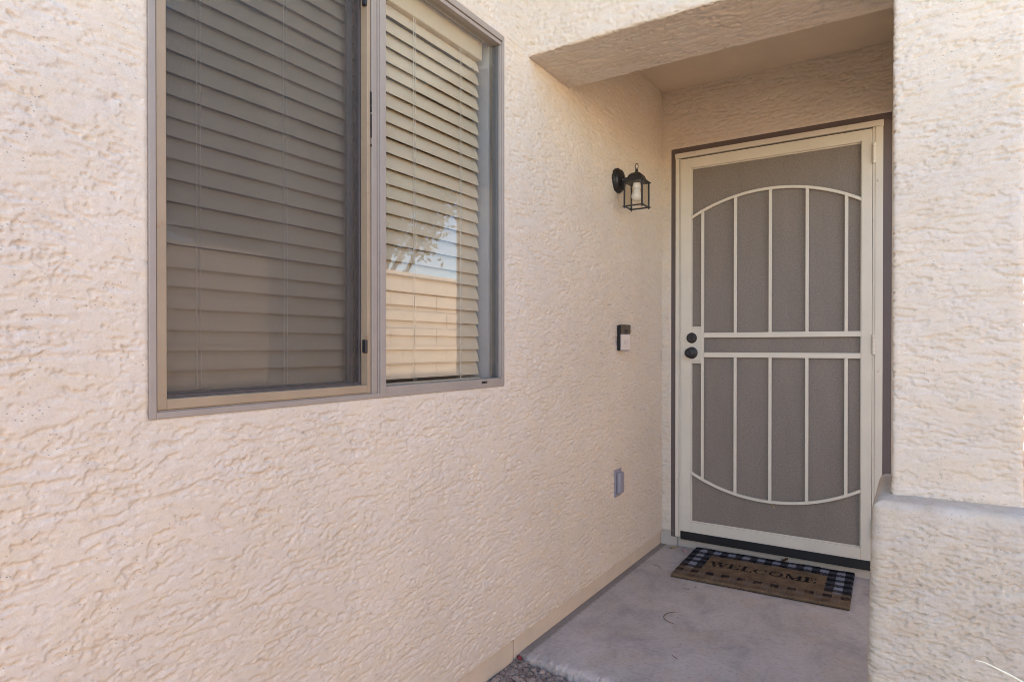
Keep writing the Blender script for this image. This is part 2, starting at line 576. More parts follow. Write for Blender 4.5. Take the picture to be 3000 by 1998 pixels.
# ================================================================== THE SETTING
GZ = -0.055
g = MB().box(-60, 60, -60, 60, GZ - 0.5, GZ).build('ground', M['ground'])
tag(g, kind='structure')

# porch slab with a crumbled front edge
xs = axis_coords([(-0.012, 0.5, 0.004), (0.5, 1.75, 0.012)])
prof = [(-1.4720, -0.30), (-1.4740, -0.10), (-1.4745, -0.05), (-1.4740, -0.016), (-1.4715, -0.007), (-1.466, -0.0025), (-1.458, -0.0004), (-1.446, 0.0), (-1.43, 0.0), (-1.415, 0.0), (-1.2, 0.0), (-0.8, 0.0), (-0.4, 0.0), (0.05, 0.0)]
PV = []
for (y, z) in prof:
    e = 1.0 if y < -1.455 else (0.3 if y < -1.44 else 0.0)
    dy = e * (0.007 * pn(xs / 0.06, xs * 0 + z * 20, 31) + 0.007 * pn(xs / 0.021, xs * 0 + 3 + z * 30, 32) + 0.004 * pn(xs / 0.009, xs * 0 + 5 + z * 60, 34))
    dz = e * (0.005 * pn(xs / 0.03, xs * 0 + 7 + y * 40, 33) + 0.003 * pn(xs / 0.011, xs * 0 + 9 + y * 60, 35)) - e * 0.002 if z > -0.03 else 0 * xs
    PV.append(stk(xs, y + dy, z + dz))
PV = np.stack(PV, 1)
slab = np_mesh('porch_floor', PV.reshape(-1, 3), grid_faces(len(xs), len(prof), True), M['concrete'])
tag(slab, kind='structure')

wk = MB()
wk.box(0.30, 1.75, -5.5, -1.487, -0.35, -0.006)
walk = wk.build('walkway', M['concrete'], bevel=0.012, seg=3)
tag(walk, kind='structure')

# ------------------------------------------------------------------ left house wall with the window opening
WY0, WY1, WZ0, WZ1 = -2.761, -1.585, 0.965, 2.147
hw = thing('stucco_wall', 'long cream lace stucco wall holding the big window', 'wall')
ys = axis_coords([(-3.75, -3.15, 0.03), (-3.15, WY0, 0.0026), (WY0, WY1, 0.0033), (WY1, 0.03, 0.0048)])
zs = axis_coords([(0.072, WZ0, 0.0024), (WZ0, WZ1, 0.0026), (WZ1, 2.56, 0.0034), (2.56, 3.4, 0.06)])
stucco_panel('stucco_coat', ys, zs, lambda u, v, h: stk(h, u, v), M['stucco'], hw, [(WY0, WY1, WZ0, WZ1)], seed=1, amp=0.78, ret=0.03)
MB().box(-0.25, -0.013, -1.4990, 0.2, -0.4, 0.0735).build('foundation', M['foundation'], hw, bevel=0.003)
MB().box(-0.25, -0.013, -3.75, -1.5065, -0.4, 0.0735).build('foundation', M['foundation'], hw, bevel=0.003)
MB().box(-0.25, -0.05, -1.56, -1.44, -0.39, 0.072).build('joint_filler', M['black'], hw)
MB().box(-6.0, -0.05, -3.75, -3.65, -0.4, 3.38).build('return_wall', M['stucco'], hw)

# ------------------------------------------------------------------ entry wall round the door
DX0, DX1, DZ1 = 0.050, 1.089, 2.179
EY = 0.006
ew = thing('entry_wall', 'shaded stucco wall around and above the security door', 'wall')
xs_ = axis_coords([(-0.02, DX0, 0.0035), (DX0, DX1, 0.0055), (DX1, 1.40, 0.006)])
zz_ = axis_coords([(0.085, DZ1, 0.005), (DZ1, 2.53, 0.0045), (2.53, 3.17, 0.08)])
stucco_panel('stucco_coat', xs_, zz_, lambda u, v, h: stk(u, EY - h, v), M['stucco'], ew, [(DX0, DX1, 0.085, DZ1)], seed=2, amp=0.9, flip=False, ret=0.05)
ysd = axis_coords([(EY, 1.5, 0.02), (1.5, 6.0, 0.2)]); zsd = axis_coords([(-0.2, 3.17, 0.03)])
stucco_panel('end_face', ysd, zsd, lambda u, v, h: stk(1.40 + h, u, v), M['stucco'], ew, [], seed=3, ret=0.02)
MB().box(-0.012, DX0 + 0.03, 0.021, 0.3, -0.1, 0.0865).build('stem', plain('pale stem', (0.50, 0.44, 0.37), 0.85, bstr=0.4, bscale=90), ew, bevel=0.003)
MB().box(DX0 + 0.0305, 1.39, 0.030, 0.3, -0.1, 0.050).build('sill', plain('dusty sill', (0.50, 0.43, 0.35), 0.85, bstr=0.4, bscale=90), ew, bevel=0.003)

# ------------------------------------------------------------------ beam over the porch opening
bm_ = thing('porch_beam', 'thick stucco beam spanning the top of the porch opening', 'beam')
def round_path(pts, r, step):
    """polyline (2D) with rounded corners, sampled; returns points, normals (left side), arclength"""
    out = []
    P = [np.array(p, float) for p in pts]
    for i, p in enumerate(P):
        if i in (0, len(P) - 1):
            out.append([p]); continue
        d0 = (P[i - 1] - p); d0 /= np.linalg.norm(d0)
        d1 = (P[i + 1] - p); d1 /= np.linalg.norm(d1)
        a = p + d0 * r; b = p + d1 * r
        arc = []
        for t in np.linspace(0, 1, 7):
            arc.append((1 - t) ** 2 * a + 2 * t * (1 - t) * p + t * t * b)
        out.append(arc)
    poly = [out[0][0]]
    for i in range(1, len(out)):
        q = out[i][0]; p0 = poly[-1]
        n = max(1, int(round(np.linalg.norm(q - p0) / step)))
        for k in range(1, n + 1):
            poly.append(p0 + (q - p0) * k / n)
        poly += out[i][1:]
    poly = np.array(poly)
    d = np.gradient(poly, axis=0); d /= np.linalg.norm(d, axis=1)[:, None]
    nrm = np.stack([-d[:, 1], d[:, 0]], -1)
    s = np.concatenate([[0], np.cumsum(np.linalg.norm(np.diff(poly, axis=0), axis=1))])
    return poly, nrm, s
# section in (Y, Z): outer face down, soffit, inner face up
poly, nrm, s = round_path([(-1.43, 3.17), (-1.43, 2.143), (-1.105, 2.138), (-1.105, 2.53)], 0.012, 0.0048)
nrm = -nrm
xb = axis_coords([(-0.01, 0.9, 0.0048), (0.9, 1.40, 0.008)])
S, X = np.meshgrid(s, xb, indexing='ij')
H = stucco_h(X, S * 1.0 + 5, 4, 0.95)
PY = poly[:, 0][:, None] + nrm[:, 0][:, None] * H
PZ = poly[:, 1][:, None] + nrm[:, 1][:, None] * H
np_mesh('front_span', stk(X, PY, PZ).reshape(-1, 3), grid_faces(len(s), len(xb), False), M['stucco'], bm_)
# side span back to the house over the open right-hand side of the porch
poly, nrm, s = round_path([(1.40, 3.17), (1.40, 2.143), (1.128, 2.138), (1.128, 2.53)], 0.012, 0.02)
yb = axis_coords([(-1.105, EY, 0.02)])
S, Yb = np.meshgrid(s, yb, indexing='ij')
H = stucco_h(Yb, S + 9, 5, 1.0)
np_mesh('side_span', stk(poly[:, 0][:, None] + nrm[:, 0][:, None] * H, Yb, poly[:, 1][:, None] + nrm[:, 1][:, None] * H).reshape(-1, 3), grid_faces(len(s), len(yb), True), M['stucco'], bm_)

ceil = MB().box(-0.02, 1.16, -1.12, 0.06, 2.500, 2.56).build('porch_ceiling', M['ceiling'])
tag(ceil, kind='structure')

# ------------------------------------------------------------------ column and the low pier it stands on
def rect_loop(x0, x1, y0, y1, r, step):
    """closed rounded rectangle, starts mid back side; outward normals"""
    xm = (x0 + x1) / 2
    poly, nrm, s = round_path([(xm, y1), (x0, y1), (x0, y0), (x1, y0), (x1, y1), (xm, y1)], r, step)
    return poly[:-1], -nrm[:-1], s[:-1]
col = thing('porch_column', 'square white lace stucco column at the right edge of the picture', 'column')
poly, nrm, s = rect_loop(1.128, 1.402, -1.43, -1.105, 0.014, 0.0034)
zc = axis_coords([(0.66, 2.0, 0.0027), (2.0, 2.15, 0.01)])
S, Z = np.meshgrid(s, zc, indexing='ij')
H = stucco_h(S + 3, Z, 6, 0.80)
lowlip = 0.004 * (1 - sst(0.715, 0.735, Z)) * (0.6 + pn(S / 0.03, Z * 0, 77))
H = H + lowlip
if True:
    nx = nrm[:, 0][:, None]; ny = nrm[:, 1][:, None]
    np_mesh('stucco_coat', stk(poly[:, 0][:, None] + nx * H, poly[:, 1][:, None] + ny * H, Z).reshape(-1, 3), grid_faces(len(s), len(zc), False, wrap=True), M['stucco'], col)
pier = thing('porch_pier', 'low rough stucco pier with a flat ledge beneath the white column', 'pier')
poly, nrm, s = rect_loop(1.086, 1.50, -1.522, -1.085, 0.030, 0.0036)
pr = [(0.014, z) for z in np.linspace(-0.12, 0.10, 50)] + [(0.014 - 0.014 * t, 0.10 + 0.575 * t) for t in np.linspace(0.01, 1, 210)]
for t in np.linspace(0.1, 1, 9):
    a = t * math.pi / 2
    pr.append((-0.030 * (1 - math.cos(a)), 0.675 + 0.030 * math.sin(a)))
pr += [(-0.034 - 0.10 * t, 0.7055 + 0.006 * t) for t in np.linspace(0.05, 1, 24)]
pr = np.array(pr)
pl = np.concatenate([[0], np.cumsum(np.linalg.norm(np.diff(pr, axis=0), axis=1))])
pd = np.gradient(pr, axis=0); pd /= np.linalg.norm(pd, axis=1)[:, None]
no, nz = pd[:, 1], -pd[:, 0]
S, T = np.meshgrid(s, pl, indexing='ij')
H = stucco_h(S + 11, T + 2, 7, 0.95, pits=1.3, rough=0.35)
fl = sst(0.74, 0.83, T)
H = H * (1 - 0.88 * fl)
OFF = pr[:, 0][None, :] + no[None, :] * H
POS = np.maximum(OFF, 0); INS = np.minimum(OFF, 0)
PXp = poly[:, 0][:, None] + nrm[:, 0][:, None] * POS
PYp = poly[:, 1][:, None] + nrm[:, 1][:, None] * POS
# inward steps (rounded top and ledge) shrink the outline instead of folding its corners
PXp = np.where(OFF < 0, np.clip(PXp, 1.086 - INS, 1.50 + INS), PXp)
PYp = np.where(OFF < 0, np.clip(PYp, -1.522 - INS, -1.085 + INS), PYp)
np_mesh('stucco_coat', stk(PXp, PYp, pr[:, 1][None, :] + nz[None, :] * H).reshape(-1, 3), grid_faces(len(s), len(pl), False, wrap=True), M['pier'], pier)

# ------------------------------------------------------------------ roof of the house (above the frame; it shades the yard)
rf = thing('house_roof', 'flat house roof above the stucco walls', 'roof')
MB().box(-8, 0.02, -3.75, -1.43, 3.40, 3.55).build('roof_deck', M['roof'], rf)
MB().box(-8, 1.42, -1.4295, 8.0, 3.17, 3.30).build('roof_deck', M['roof'], rf)
MB().box(-8, -0.05, -1.52, -1.4298, 3.17, 3.399).build('roof_step', M['stucco'], rf)

# ------------------------------------------------------------------ room behind the window
rm = MB()
def inward(mb, x0, x1, y0, y1, z0, z1):
    mb.box(x0 - 0.05, x0, y0, y1, z0, z1); mb.box(x0, x1, y0 - 0.05, y0, z0, z1); mb.box(x0, x1, y1, y1 + 0.05, z0, z1)
    mb.box(x0, x1, y0, y1, z0 - 0.05, z0); mb.box(x0, x1, y0, y1, z1, z1 + 0.05)
inward(rm, -2.6, -0.16, -3.55, -0.5, 0.0, 2.45)
rm.box(-0.16, -0.12, -3.55, WY0 - 0.0005, 0, 2.45); rm.box(-0.16, -0.12, WY1 + 0.0005, -0.5, 0, 2.45)
rm.box(-0.16, -0.12, WY0 - 0.0005, WY1 + 0.0005, 0, WZ0 - 0.001); rm.box(-0.16, -0.12, WY0 - 0.0005, WY1 + 0.0005, WZ1 + 0.001, 2.45)
room = rm.build('room_interior', M['room'])
tag(room, kind='structure')
# ------------------------------------------------------------------ window
win = thing('sliding_window', 'two-pane sliding window in a taupe aluminium frame', 'window')
def ring(mb, x0, x1, y0, y1, z0, z1, wl, wr, wb, wt):
    """picture-frame in the YZ plane, thickness x0..x1; widths left,right,bottom,top"""
    mb.box(x0, x1, y0, y0 + wl, z0, z1)
    mb.box(x0, x1, y1 - wr, y1, z0, z1)
    mb.box(x0, x1, y0 + wl, y1 - wr, z0, z0 + wb)
    mb.box(x0, x1, y0 + wl, y1 - wr, z1 - wt, z1)
    return mb
FX = 0.0015
ring(MB(), -0.050, FX, WY0 - 0.0005, WY1 + 0.0015, WZ0 - 0.0020, WZ1 + 0.004, 0.0135, 0.0120, 0.0125, 0.020).build('frame', M['win'], win, bevel=0.0015)
ring(MB(), -0.046, -0.006, WY0 + 0.0125, WY1 - 0.0105, WZ0 + 0.0095, WZ1 - 0.0145, 0.004, 0.004, 0.004, 0.012).build('frame_track', M['win'], win, bevel=0.001)
MB().box(-0.12, -0.0505, WY0 - 0.04, WY0 + 0.010, WZ0 - 0.04, WZ1 + 0.04).build('reveal', M['drywall'], win)
MB().box(-0.12, -0.0505, WY1 - 0.022, WY1 + 0.04, WZ0 - 0.04, WZ1 + 0.04).build('reveal', M['drywall'], win)
MB().box(-0.12, -0.0505, WY0 + 0.0105, WY1 - 0.0225, WZ0 - 0.04, WZ0 + 0.012).build('inner_sill', M['drywall'], win)
MB().box(-0.12, -0.0505, WY0 + 0.0105, WY1 - 0.0225, WZ1 - 0.010, WZ1 + 0.04).build('reveal', M['drywall'], win)
# mullion and fixed right lite
mul = MB()
mul.box(-0.048, 0.0005, -2.2025, -2.196, WZ0 + 0.006, WZ1 - 0.01)
mul.box(-0.048, -0.004, -2.1955, -2.180, WZ0 + 0.006, WZ1 - 0.01)
mul.box(-0.048, -0.001, -2.1795, -2.1745, WZ0 + 0.006, WZ1 - 0.01)
mul.box(-0.048, 0.0030, -2.1740, -2.1535, WZ0 - 0.001, WZ1 - 0.01)
mul.build('mullion', M['win'], win, bevel=0.0008)
fl_ = MB()
fl_.box(-0.040, 0.0005, -2.153, WY1 - 0.0108, WZ0 + 0.0092, WZ0 + 0.027)
fl_.box(-0.040, -0.003, WY1 - 0.0160, WY1 - 0.0108, WZ0 + 0.0275, WZ1 - 0.030)
fl_.box(-0.040, -0.003, -2.153, WY1 - 0.0108, WZ1 - 0.0295, WZ1 - 0.017)
fl_.build('fixed_lite_frame', M['win'], win, bevel=0.0012)
MB().box(-0.036, -0.012, WY1 - 0.0215, WY1 - 0.0165, WZ0 + 0.0275, WZ1 - 0.031).build('gasket', M['gasket'], win)
MB().box(-0.024, -0.020, -2.1535, WY1 - 0.0217, WZ0 + 0.0270, WZ1 - 0.0300).build('glass_pane', M['glass'], win)
wp = MB(); wp.tube([(0.0012, -1.716, WZ0 + 0.0165), (0.0012, -1.690, WZ0 + 0.0165)], 0.0032, 8)
wp.build('weep_slot', M['black'], win)
# sliding sash on the left, its screen, gaskets, clips
SY0, SY1, SZ0, SZ1 = WY0 + 0.0148, -2.2050, WZ0 + 0.0140, WZ1 - 0.0270
ring(MB(), -0.026, -0.0015, SY0, SY1, SZ0, SZ1, 0.0185, 0.0110, 0.0200, 0.020).build('sash_frame', M['tan'], win, bevel=0.0015)
ring(MB(), -0.044, -0.0265, SY0 + 0.012, SY1 - 0.004, SZ0 + 0.014, SZ1 - 0.014, 0.0075, 0.0120, 0.0120, 0.012).build('screen_frame', M['dkbrown'], win, bevel=0.001)
scr = MB().box(-0.0325, -0.0320, SY0 + 0.0193, SY1 - 0.0158, SZ0 + 0.0255, SZ1 - 0.0257).build('screen_mesh', M['insect'], win)
MB().box(-0.058, -0.0445, SY1 - 0.036, SY1 - 0.0205, SZ0 + 0.02, SZ1 - 0.02).build('sash_stile', M['gasket'], win, bevel=0.0015)
MB().box(-0.058, -0.0445, SY0 + 0.006, SY0 + 0.019, SZ0 + 0.02, SZ1 - 0.02).build('sash_stile', M['gasket'], win, bevel=0.0015)
MB().box(-0.058, -0.0445, SY0 + 0.0192, SY1 - 0.0362, SZ0 + 0.012, SZ0 + 0.030).build('sash_rail', M['gasket'], win, bevel=0.0015)
MB().box(-0.054, -0.050, SY0 + 0.0194, SY1 - 0.0364, SZ0 + 0.0305, SZ1 - 0.02).build('glass_pane', M['glass'], win)
for zc_ in (1.098, 1.985):
    MB().box(-0.014, -0.0005, SY1 - 0.0190, SY1 - 0.0112, zc_ - 0.017, zc_ + 0.017).build('clip', M['black'], win, bevel=0.002)
pile = MB()
for z_, hgt, wd in ((1.735, 0.034, 0.0022), (1.708, 0.016, 0.0018), (1.665, 0.060, 0.0007), (1.615, 0.006, 0.0016)):
    pile.box(-0.002, 0.0012, -2.2050 - wd, -2.2030, z_ - hgt / 2, z_ + hgt / 2)
pile.build('worn_pile', M['black'], win)

# blind
bl = thing('window_blind', 'cream slatted blind hanging closed behind the window glass', 'blind')
BY0, BY1 = -2.742, -1.634
dz, dx, th = 0.0470, 0.0165, 0.0026
sm = MB()
n = 5
top = []; 
for k in range(n + 1):
    t = k / n
    bow = 0.0022 * math.sin(math.pi * t)
    top.append((-0.070 - dx * t + bow, dz * t))
vv = []; ff = []
for yv in (BY0, BY1):
    for (x, z) in top: vv.append((x, yv, z))
    for (x, z) in reversed(top): vv.append((x - th, yv, z))
m_ = 2 * (n + 1)
for i in range(m_):
    j = (i + 1) % m_
    ff.append((i, j, m_ + j, m_ + i))
ff.append(tuple(reversed(range(m_)))); ff.append(tuple(range(m_, 2 * m_)))
sm.add(vv, ff)
slat0 = sm.build('slat', M['blind'], bl)
for k in range(25):
    o = slat0 if k == 0 else slat0.copy()
    if k: C.objects.link(o)
    o.parent = bl
    o.location = (rnd.uniform(-0.0008, 0.0008), 0, 1.003 + 0.04265 * k)
    o.rotation_euler = (rnd.uniform(-0.0012, 0.0012), 0, 0)
MB().box(-0.098, -0.064, BY0, BY1, 0.978, 0.994).build('bottom_rail', M['blind'], bl, bevel=0.003)
MB().box(-0.085, -0.060, BY0, BY1 + 0.006, 2.066, 2.134).build('valance', M['blind'], bl, bevel=0.004)
MB().box(-0.115, -0.0855, BY0, BY1, 2.085, 2.135).build('headrail', M['blind'], bl)
for yc in (-2.632, -2.420, -2.190, -1.968, -1.744):
    for d_, r_ in ((0.0, 0.0010), (0.009, 0.0007)):
        MB().tube([(-0.0655, yc + d_, 0.985), (-0.0655, yc + d_, 2.066)], r_, 6).build('ladder_cord', M['cord'], bl)

# ------------------------------------------------------------------ door set: trim, entry door, security door
tr = thing('front_doorway', 'dark taupe doorway trim framing the security door, house door inside', 'doorway')
TY = 0.011
MB().box(0.0495, 0.079, TY, 0.13, 0.052, DZ1 - 0.030).build('jamb', M['trim'], tr, bevel=0.002)
MB().box(1.0535, 1.0905, TY, 0.13, 0.052, DZ1 - 0.030).build('jamb', M['trim'], tr, bevel=0.002)
MB().box(0.0495, 1.0905, TY, 0.13, DZ1 - 0.0295, DZ1 + 0.003).build('head', M['trim'], tr, bevel=0.002)

ed = MB().box(0.08, 1.053, 0.105, 0.145, 0.054, 2.14).build('door', M['entrydoor'], tr)
ed['label'] = 'brown house door dimly seen behind the security screen'
for (a, b, c_, d_) in ((0.19, 0.52, 1.25, 2.0), (0.61, 0.94, 1.25, 2.0), (0.19, 0.52, 0.25, 1.08), (0.61, 0.94, 0.25, 1.08)):
    MB().box(a, b, 0.0965, 0.1045, c_, d_).build('raised_panel', M['entrydoor'], ed, bevel=0.007)
MB().lathe([(0.03, 0), (0.03, 0.006), (0.012, 0.008), (0.012, 0.02), (0.022, 0.028), (0.024, 0.038), (0.012, 0.044)], (0.145, 0.1045, 1.06), (0, -1, 0)).build('knob', M['iron'], ed, smooth=True)

sd = thing('security_door', 'greige steel security screen door with arched bars', 'security door')
LX0, LX1, LZ0, LZ1 = 0.1065, 1.0115, 0.0945, 2.1125
OX0, OX1, OZ0, OZ1 = 0.1625, 0.9675, 0.149, 2.059
def ringxz(mb, y0, y1, x0, x1, z0, z1, wl, wr, wb, wt):
    mb.box(x0, x0 + wl, y0, y1, z0, z1); mb.box(x1 - wr, x1, y0, y1, z0, z1)
    mb.box(x0 + wl, x1 - wr, y0, y1, z0, z0 + wb); mb.box(x0 + wl, x1 - wr, y0, y1, z1 - wt, z1)
    return mb
DP = M['doorpaint']
# mounting frame
MB().box(0.0785, 0.0970, -0.004, 0.0105, 0.060, 2.1195).build('frame_jamb', DP, sd, bevel=0.0012)
MB().box(0.0972, 0.1050, 0.002, 0.0290, 0.060, 2.1195).build('frame_stop', DP, sd, bevel=0.0012)
MB().box(1.0130, 1.0230, -0.001, 0.0290, 0.060, 2.1195).build('frame_stop', DP, sd, bevel=0.0012)
MB().box(1.0232, 1.0545, -0.004, 0.0105, 0.060, 2.1195).build('frame_jamb', DP, sd, bevel=0.0012)
MB().box(0.0765, 1.0565, -0.007, 0.0105, 2.1200, 2.1470).build('frame_header', DP, sd, bevel=0.0012)
MB().box(0.1052, 1.0128, 0.018, 0.0290, 2.1125, 2.1198).build('head_gap_shade', M['black'], sd)  # black strip stands in for the shade in the gap above the leaf
# leaf
ringxz(MB(), -0.004, 0.026, LX0, LX1, LZ0, LZ1, OX0 - LX0, LX1 - OX1, OZ0 - LZ0, LZ1 - OZ1).build('leaf_frame', DP, sd, bevel=0.0015)
ringxz(MB(), 0.010, 0.024, OX0 - 0.001, OX1 + 0.001, OZ0 - 0.001, OZ1 + 0.001, 0.0055, 0.0055, 0.0055, 0.0055).build('screen_bead', DP, sd)
MB().box(LX0 - 0.0, 1.012, 0.000, 0.020, 0.0475, 0.0940).build('bottom_sweep', M['sweep'], sd, bevel=0.002)
MB().box(OX0 + 0.0046, OX1 - 0.0046, 0.0165, 0.0171, OZ0 + 0.0046, OZ1 - 0.0046).build('screen_mesh', M['secmesh'], sd)
# arcs
cxa = (OX0 + OX1) / 2; hc = (OX1 - OX0) / 2; sag = 0.107
Rr = (hc * hc + sag * sag) / (2 * sag)
def arc_z(x, up=True):
    dzz = math.sqrt(Rr * Rr - (x - cxa) ** 2) - (Rr - sag)
    return 1.790 + dzz if up else 0.4185 - dzz
for up in (True, False):
    pts = [(x, 0.0035, arc_z(x, up)) for x in np.linspace(OX0 - 0.002, OX1 + 0.002, 49)]
    MB().tube(pts, 1, flat=((0, 1, 0), 0.0065, 0.0070)).build('arched_bar', DP, sd, bevel=0.0012)
# rails
for (z0, z1) in ((1.1445, 1.1710), (1.0410, 1.0670)):
    MB().box(0.2325, OX1 + 0.001, -0.003, 0.0120, z0, z1).build('cross_rail', DP, sd, bevel=0.0015)
# pickets
for xb_ in (0.2245, 0.3940, 0.5645, 0.7345, 0.9050):
    hwid = 0.0074
    if xb_ < 0.23:
        MB().box(xb_ - hwid, xb_ + hwid, -0.0025, 0.0105, arc_z(xb_, False), arc_z(xb_) - 0.001).build('picket', DP, sd, bevel=0.0015)
    else:
        MB().box(xb_ - hwid, xb_ + hwid, -0.0025, 0.0105, 1.1702, arc_z(xb_)).build('picket', DP, sd, bevel=0.0015)
        MB().box(xb_ - hwid, xb_ + hwid, -0.0025, 0.0105, arc_z(xb_, False), 1.0418).build('picket', DP, sd, bevel=0.0015)
# lock box
lk = MB().box(OX0 - 0.0005, 0.2168, -0.0015, 0.022, 1.0185, 1.1955).build('lock_box', DP, sd, bevel=0.001)
for z_ in (1.2005, 1.0125):
    MB().box(OX0 - 0.0005, 0.2170, -0.0028, 0.016, z_ - 0.0042, z_ + 0.0042).build('lock_box_bar', DP, sd, bevel=0.001)
MB().box(0.2135, 0.2166, -0.003, 0.0, 1.0185, 1.1955).build('lock_lip', DP, sd, bevel=0.0006)
MB().lathe([(0.0275, 0), (0.0285, 0.004), (0.0265, 0.0085), (0.0235, 0.0095), (0.0225, 0.0165), (0.0200, 0.0190), (0.006, 0.0192), (0.0055, 0.0185)], (0.1685, -0.0016, 1.1440), (0, -1, 0), 32).build('deadbolt', M['iron'], sd, smooth=True, bevel=0.0006)
kn = MB().lathe([(0.0315, 0), (0.0320, 0.004), (0.0290, 0.0085), (0.0150, 0.0110), (0.0130, 0.0230), (0.0185, 0.0290), (0.0245, 0.0360), (0.0262, 0.0430), (0.0250, 0.0500), (0.0200, 0.0535), (0.0110, 0.0550), (0.0105, 0.0535), (0.005, 0.0535)], (0.1685, -0.0016, 1.0640), (0, -1, 0), 32).build('knob', M['iron'], sd, smooth=True, bevel=0.0004)
# hinges
for (z0, z1) in ((1.949, 2.045), (1.060, 1.155), (0.20, 0.295)):
    h = MB()
    step_ = (z1 - z0) / 5
    for i in range(5):
        r_ = 0.0078
        h.lathe([(r_ * 0.9, 0.0010), (r_, 0.002), (r_, step_ - 0.002), (r_ * 0.9, step_ - 0.0010)], (1.0180, -0.0085, z0 + i * step_), (0, 0, 1), 14)
    h.lathe([(0.0045, 0), (0.0045, z1 - z0)], (1.0180, -0.0085, z0), (0, 0, 1), 10)
    h.build('hinge', DP, sd, smooth=False)
def screw(x, z, y):
    MB().lathe([(0.0068, 0), (0.0066, 0.0014), (0.0045, 0.0030), (0.0018, 0.0034), (0.0015, 0.0022)], (x, y, z), (0, -1, 0), 14).build('screw', DP, sd, smooth=True)
for (x, z) in ((0.185, 2.1335), (0.905, 2.1335)):
    screw(x, z, -0.0068)
for z in (1.868, 0.985):
    screw(1.037, z, -0.0038)
for z in (1.78, 1.00, 0.38):
    screw(0.0875, z, -0.0038)

# ------------------------------------------------------------------ wall lantern
lm = thing('wall_lantern', 'black carriage lantern with a white bulb mounted beside the door', 'wall light')
LC = Vector((0.097, -0.621, 0)); IR = M['iron']
MB().lathe([(0.058, -0.004), (0.058, 0.010), (0.054, 0.014), (0.050, 0.015), (0.048, 0.024), (0.030, 0.028), (0.016, 0.031)], (0.0, -0.621, 1.876), (1, 0, 0), 28).build('back_plate', IR, lm, smooth=True, bevel=0.001)
MB().lathe([(0.018, 0.026), (0.012, 0.032), (0.009, 0.045), (0.0085, 0.085)], (0, -0.621, 1.876), (1, 0, 0), 16).build('arm', IR, lm, smooth=True)
def pyr(mb, levels):
    vs_ = []
    for hwd, z in levels:
        for sx, sy in ((-1, -1), (1, -1), (1, 1), (-1, 1)):
            vs_.append((LC.x + sx * hwd, LC.y + sy * hwd, z))
    fs = []
    for i in range(len(levels) - 1):
        for k in range(4):
            q = (k + 1) % 4
            fs.append((i * 4 + k, i * 4 + q, i * 4 + 4 + q, i * 4 + 4 + k))
    fs.append((3, 2, 1, 0)); L_ = 4 * (len(levels) - 1)
    fs.append((L_, L_ + 1, L_ + 2, L_ + 3))
    return mb.add(vs_, fs)
pyr(MB(), [(0.050, 1.8535), (0.052, 1.8560), (0.050, 1.8590), (0.036, 1.8610), (0.034, 1.8720), (0.029, 1.8860), (0.020, 1.8955), (0.011, 1.9000), (0.0075, 1.9020)]).build('roof_cap', IR, lm, bevel=0.0012)
MB().lathe([(0.0078, 0), (0.0068, 0.006), (0.0060, 0.014), (0.0030, 0.017)], (LC.x, LC.y, 1.9010), (0, 0, 1), 12).build('finial', IR, lm, smooth=True)
lp = [(LC.x + 0.0072 * math.cos(a), LC.y, 1.9290 + 0.0125 * math.sin(a)) for a in np.linspace(0, 2 * math.pi, 20, endpoint=False)]
MB().tube(lp, 0.0018, 6, closed=True).build('hanging_loop', IR, lm, smooth=True)
for sx in (-1, 1):
    for sy in (-1, 1):
        px, py = LC.x + sx * 0.0425, LC.y + sy * 0.0425
        MB().box(px - 0.0034, px + 0.0034, py - 0.0034, py + 0.0034, 1.7450, 1.8534).build('corner_post', IR, lm, bevel=0.0008)
        MB().lathe([(0.003, 0), (0.0034, 0.004), (0.0034, 0.0065)], (px, py, 1.7330), (0, 0, 1), 8).build('foot', IR, lm)
rg = MB()
for sgn in (-1, 1):
    rg.box(LC.x - 0.051, LC.x + 0.051, LC.y + sgn * 0.0425 - 0.0035, LC.y + sgn * 0.0425 + 0.0035, 1.7395, 1.7449)
    rg.box(LC.x + sgn * 0.0425 - 0.0035, LC.x + sgn * 0.0425 + 0.0035, LC.y - 0.0388, LC.y + 0.0388, 1.7397, 1.7447)
rg.build('bottom_ring', IR, lm)
for sgn in (-1, 1):
    MB().box(LC.x - 0.039, LC.x + 0.039, LC.y + sgn * 0.0422 - 0.0008, LC.y + sgn * 0.0422 + 0.0008, 1.7452, 1.8532).build('glass_pane', M['lampglass'], lm)
    MB().box(LC.x + sgn * 0.0422 - 0.0008, LC.x + sgn * 0.0422 + 0.0008, LC.y - 0.039, LC.y + 0.039, 1.7452, 1.8532).build('glass_pane', M['lampglass'], lm)
MB().lathe([(0.0175, 0), (0.0175, 0.022), (0.0145, 0.024)], (LC.x, LC.y, 1.8290), (0, 0, 1), 20).build('socket', M['bulb'], lm, smooth=True, bevel=0.0008)
MB().lathe([(0.002, 0), (0.012, 0.002), (0.021, 0.009), (0.0245, 0.019), (0.0230, 0.030), (0.0180, 0.041), (0.0150, 0.050), (0.0140, 0.060)], (LC.x, LC.y, 1.7700), (0, 0, 1), 24).build('bulb', M['bulb'], lm, smooth=True)

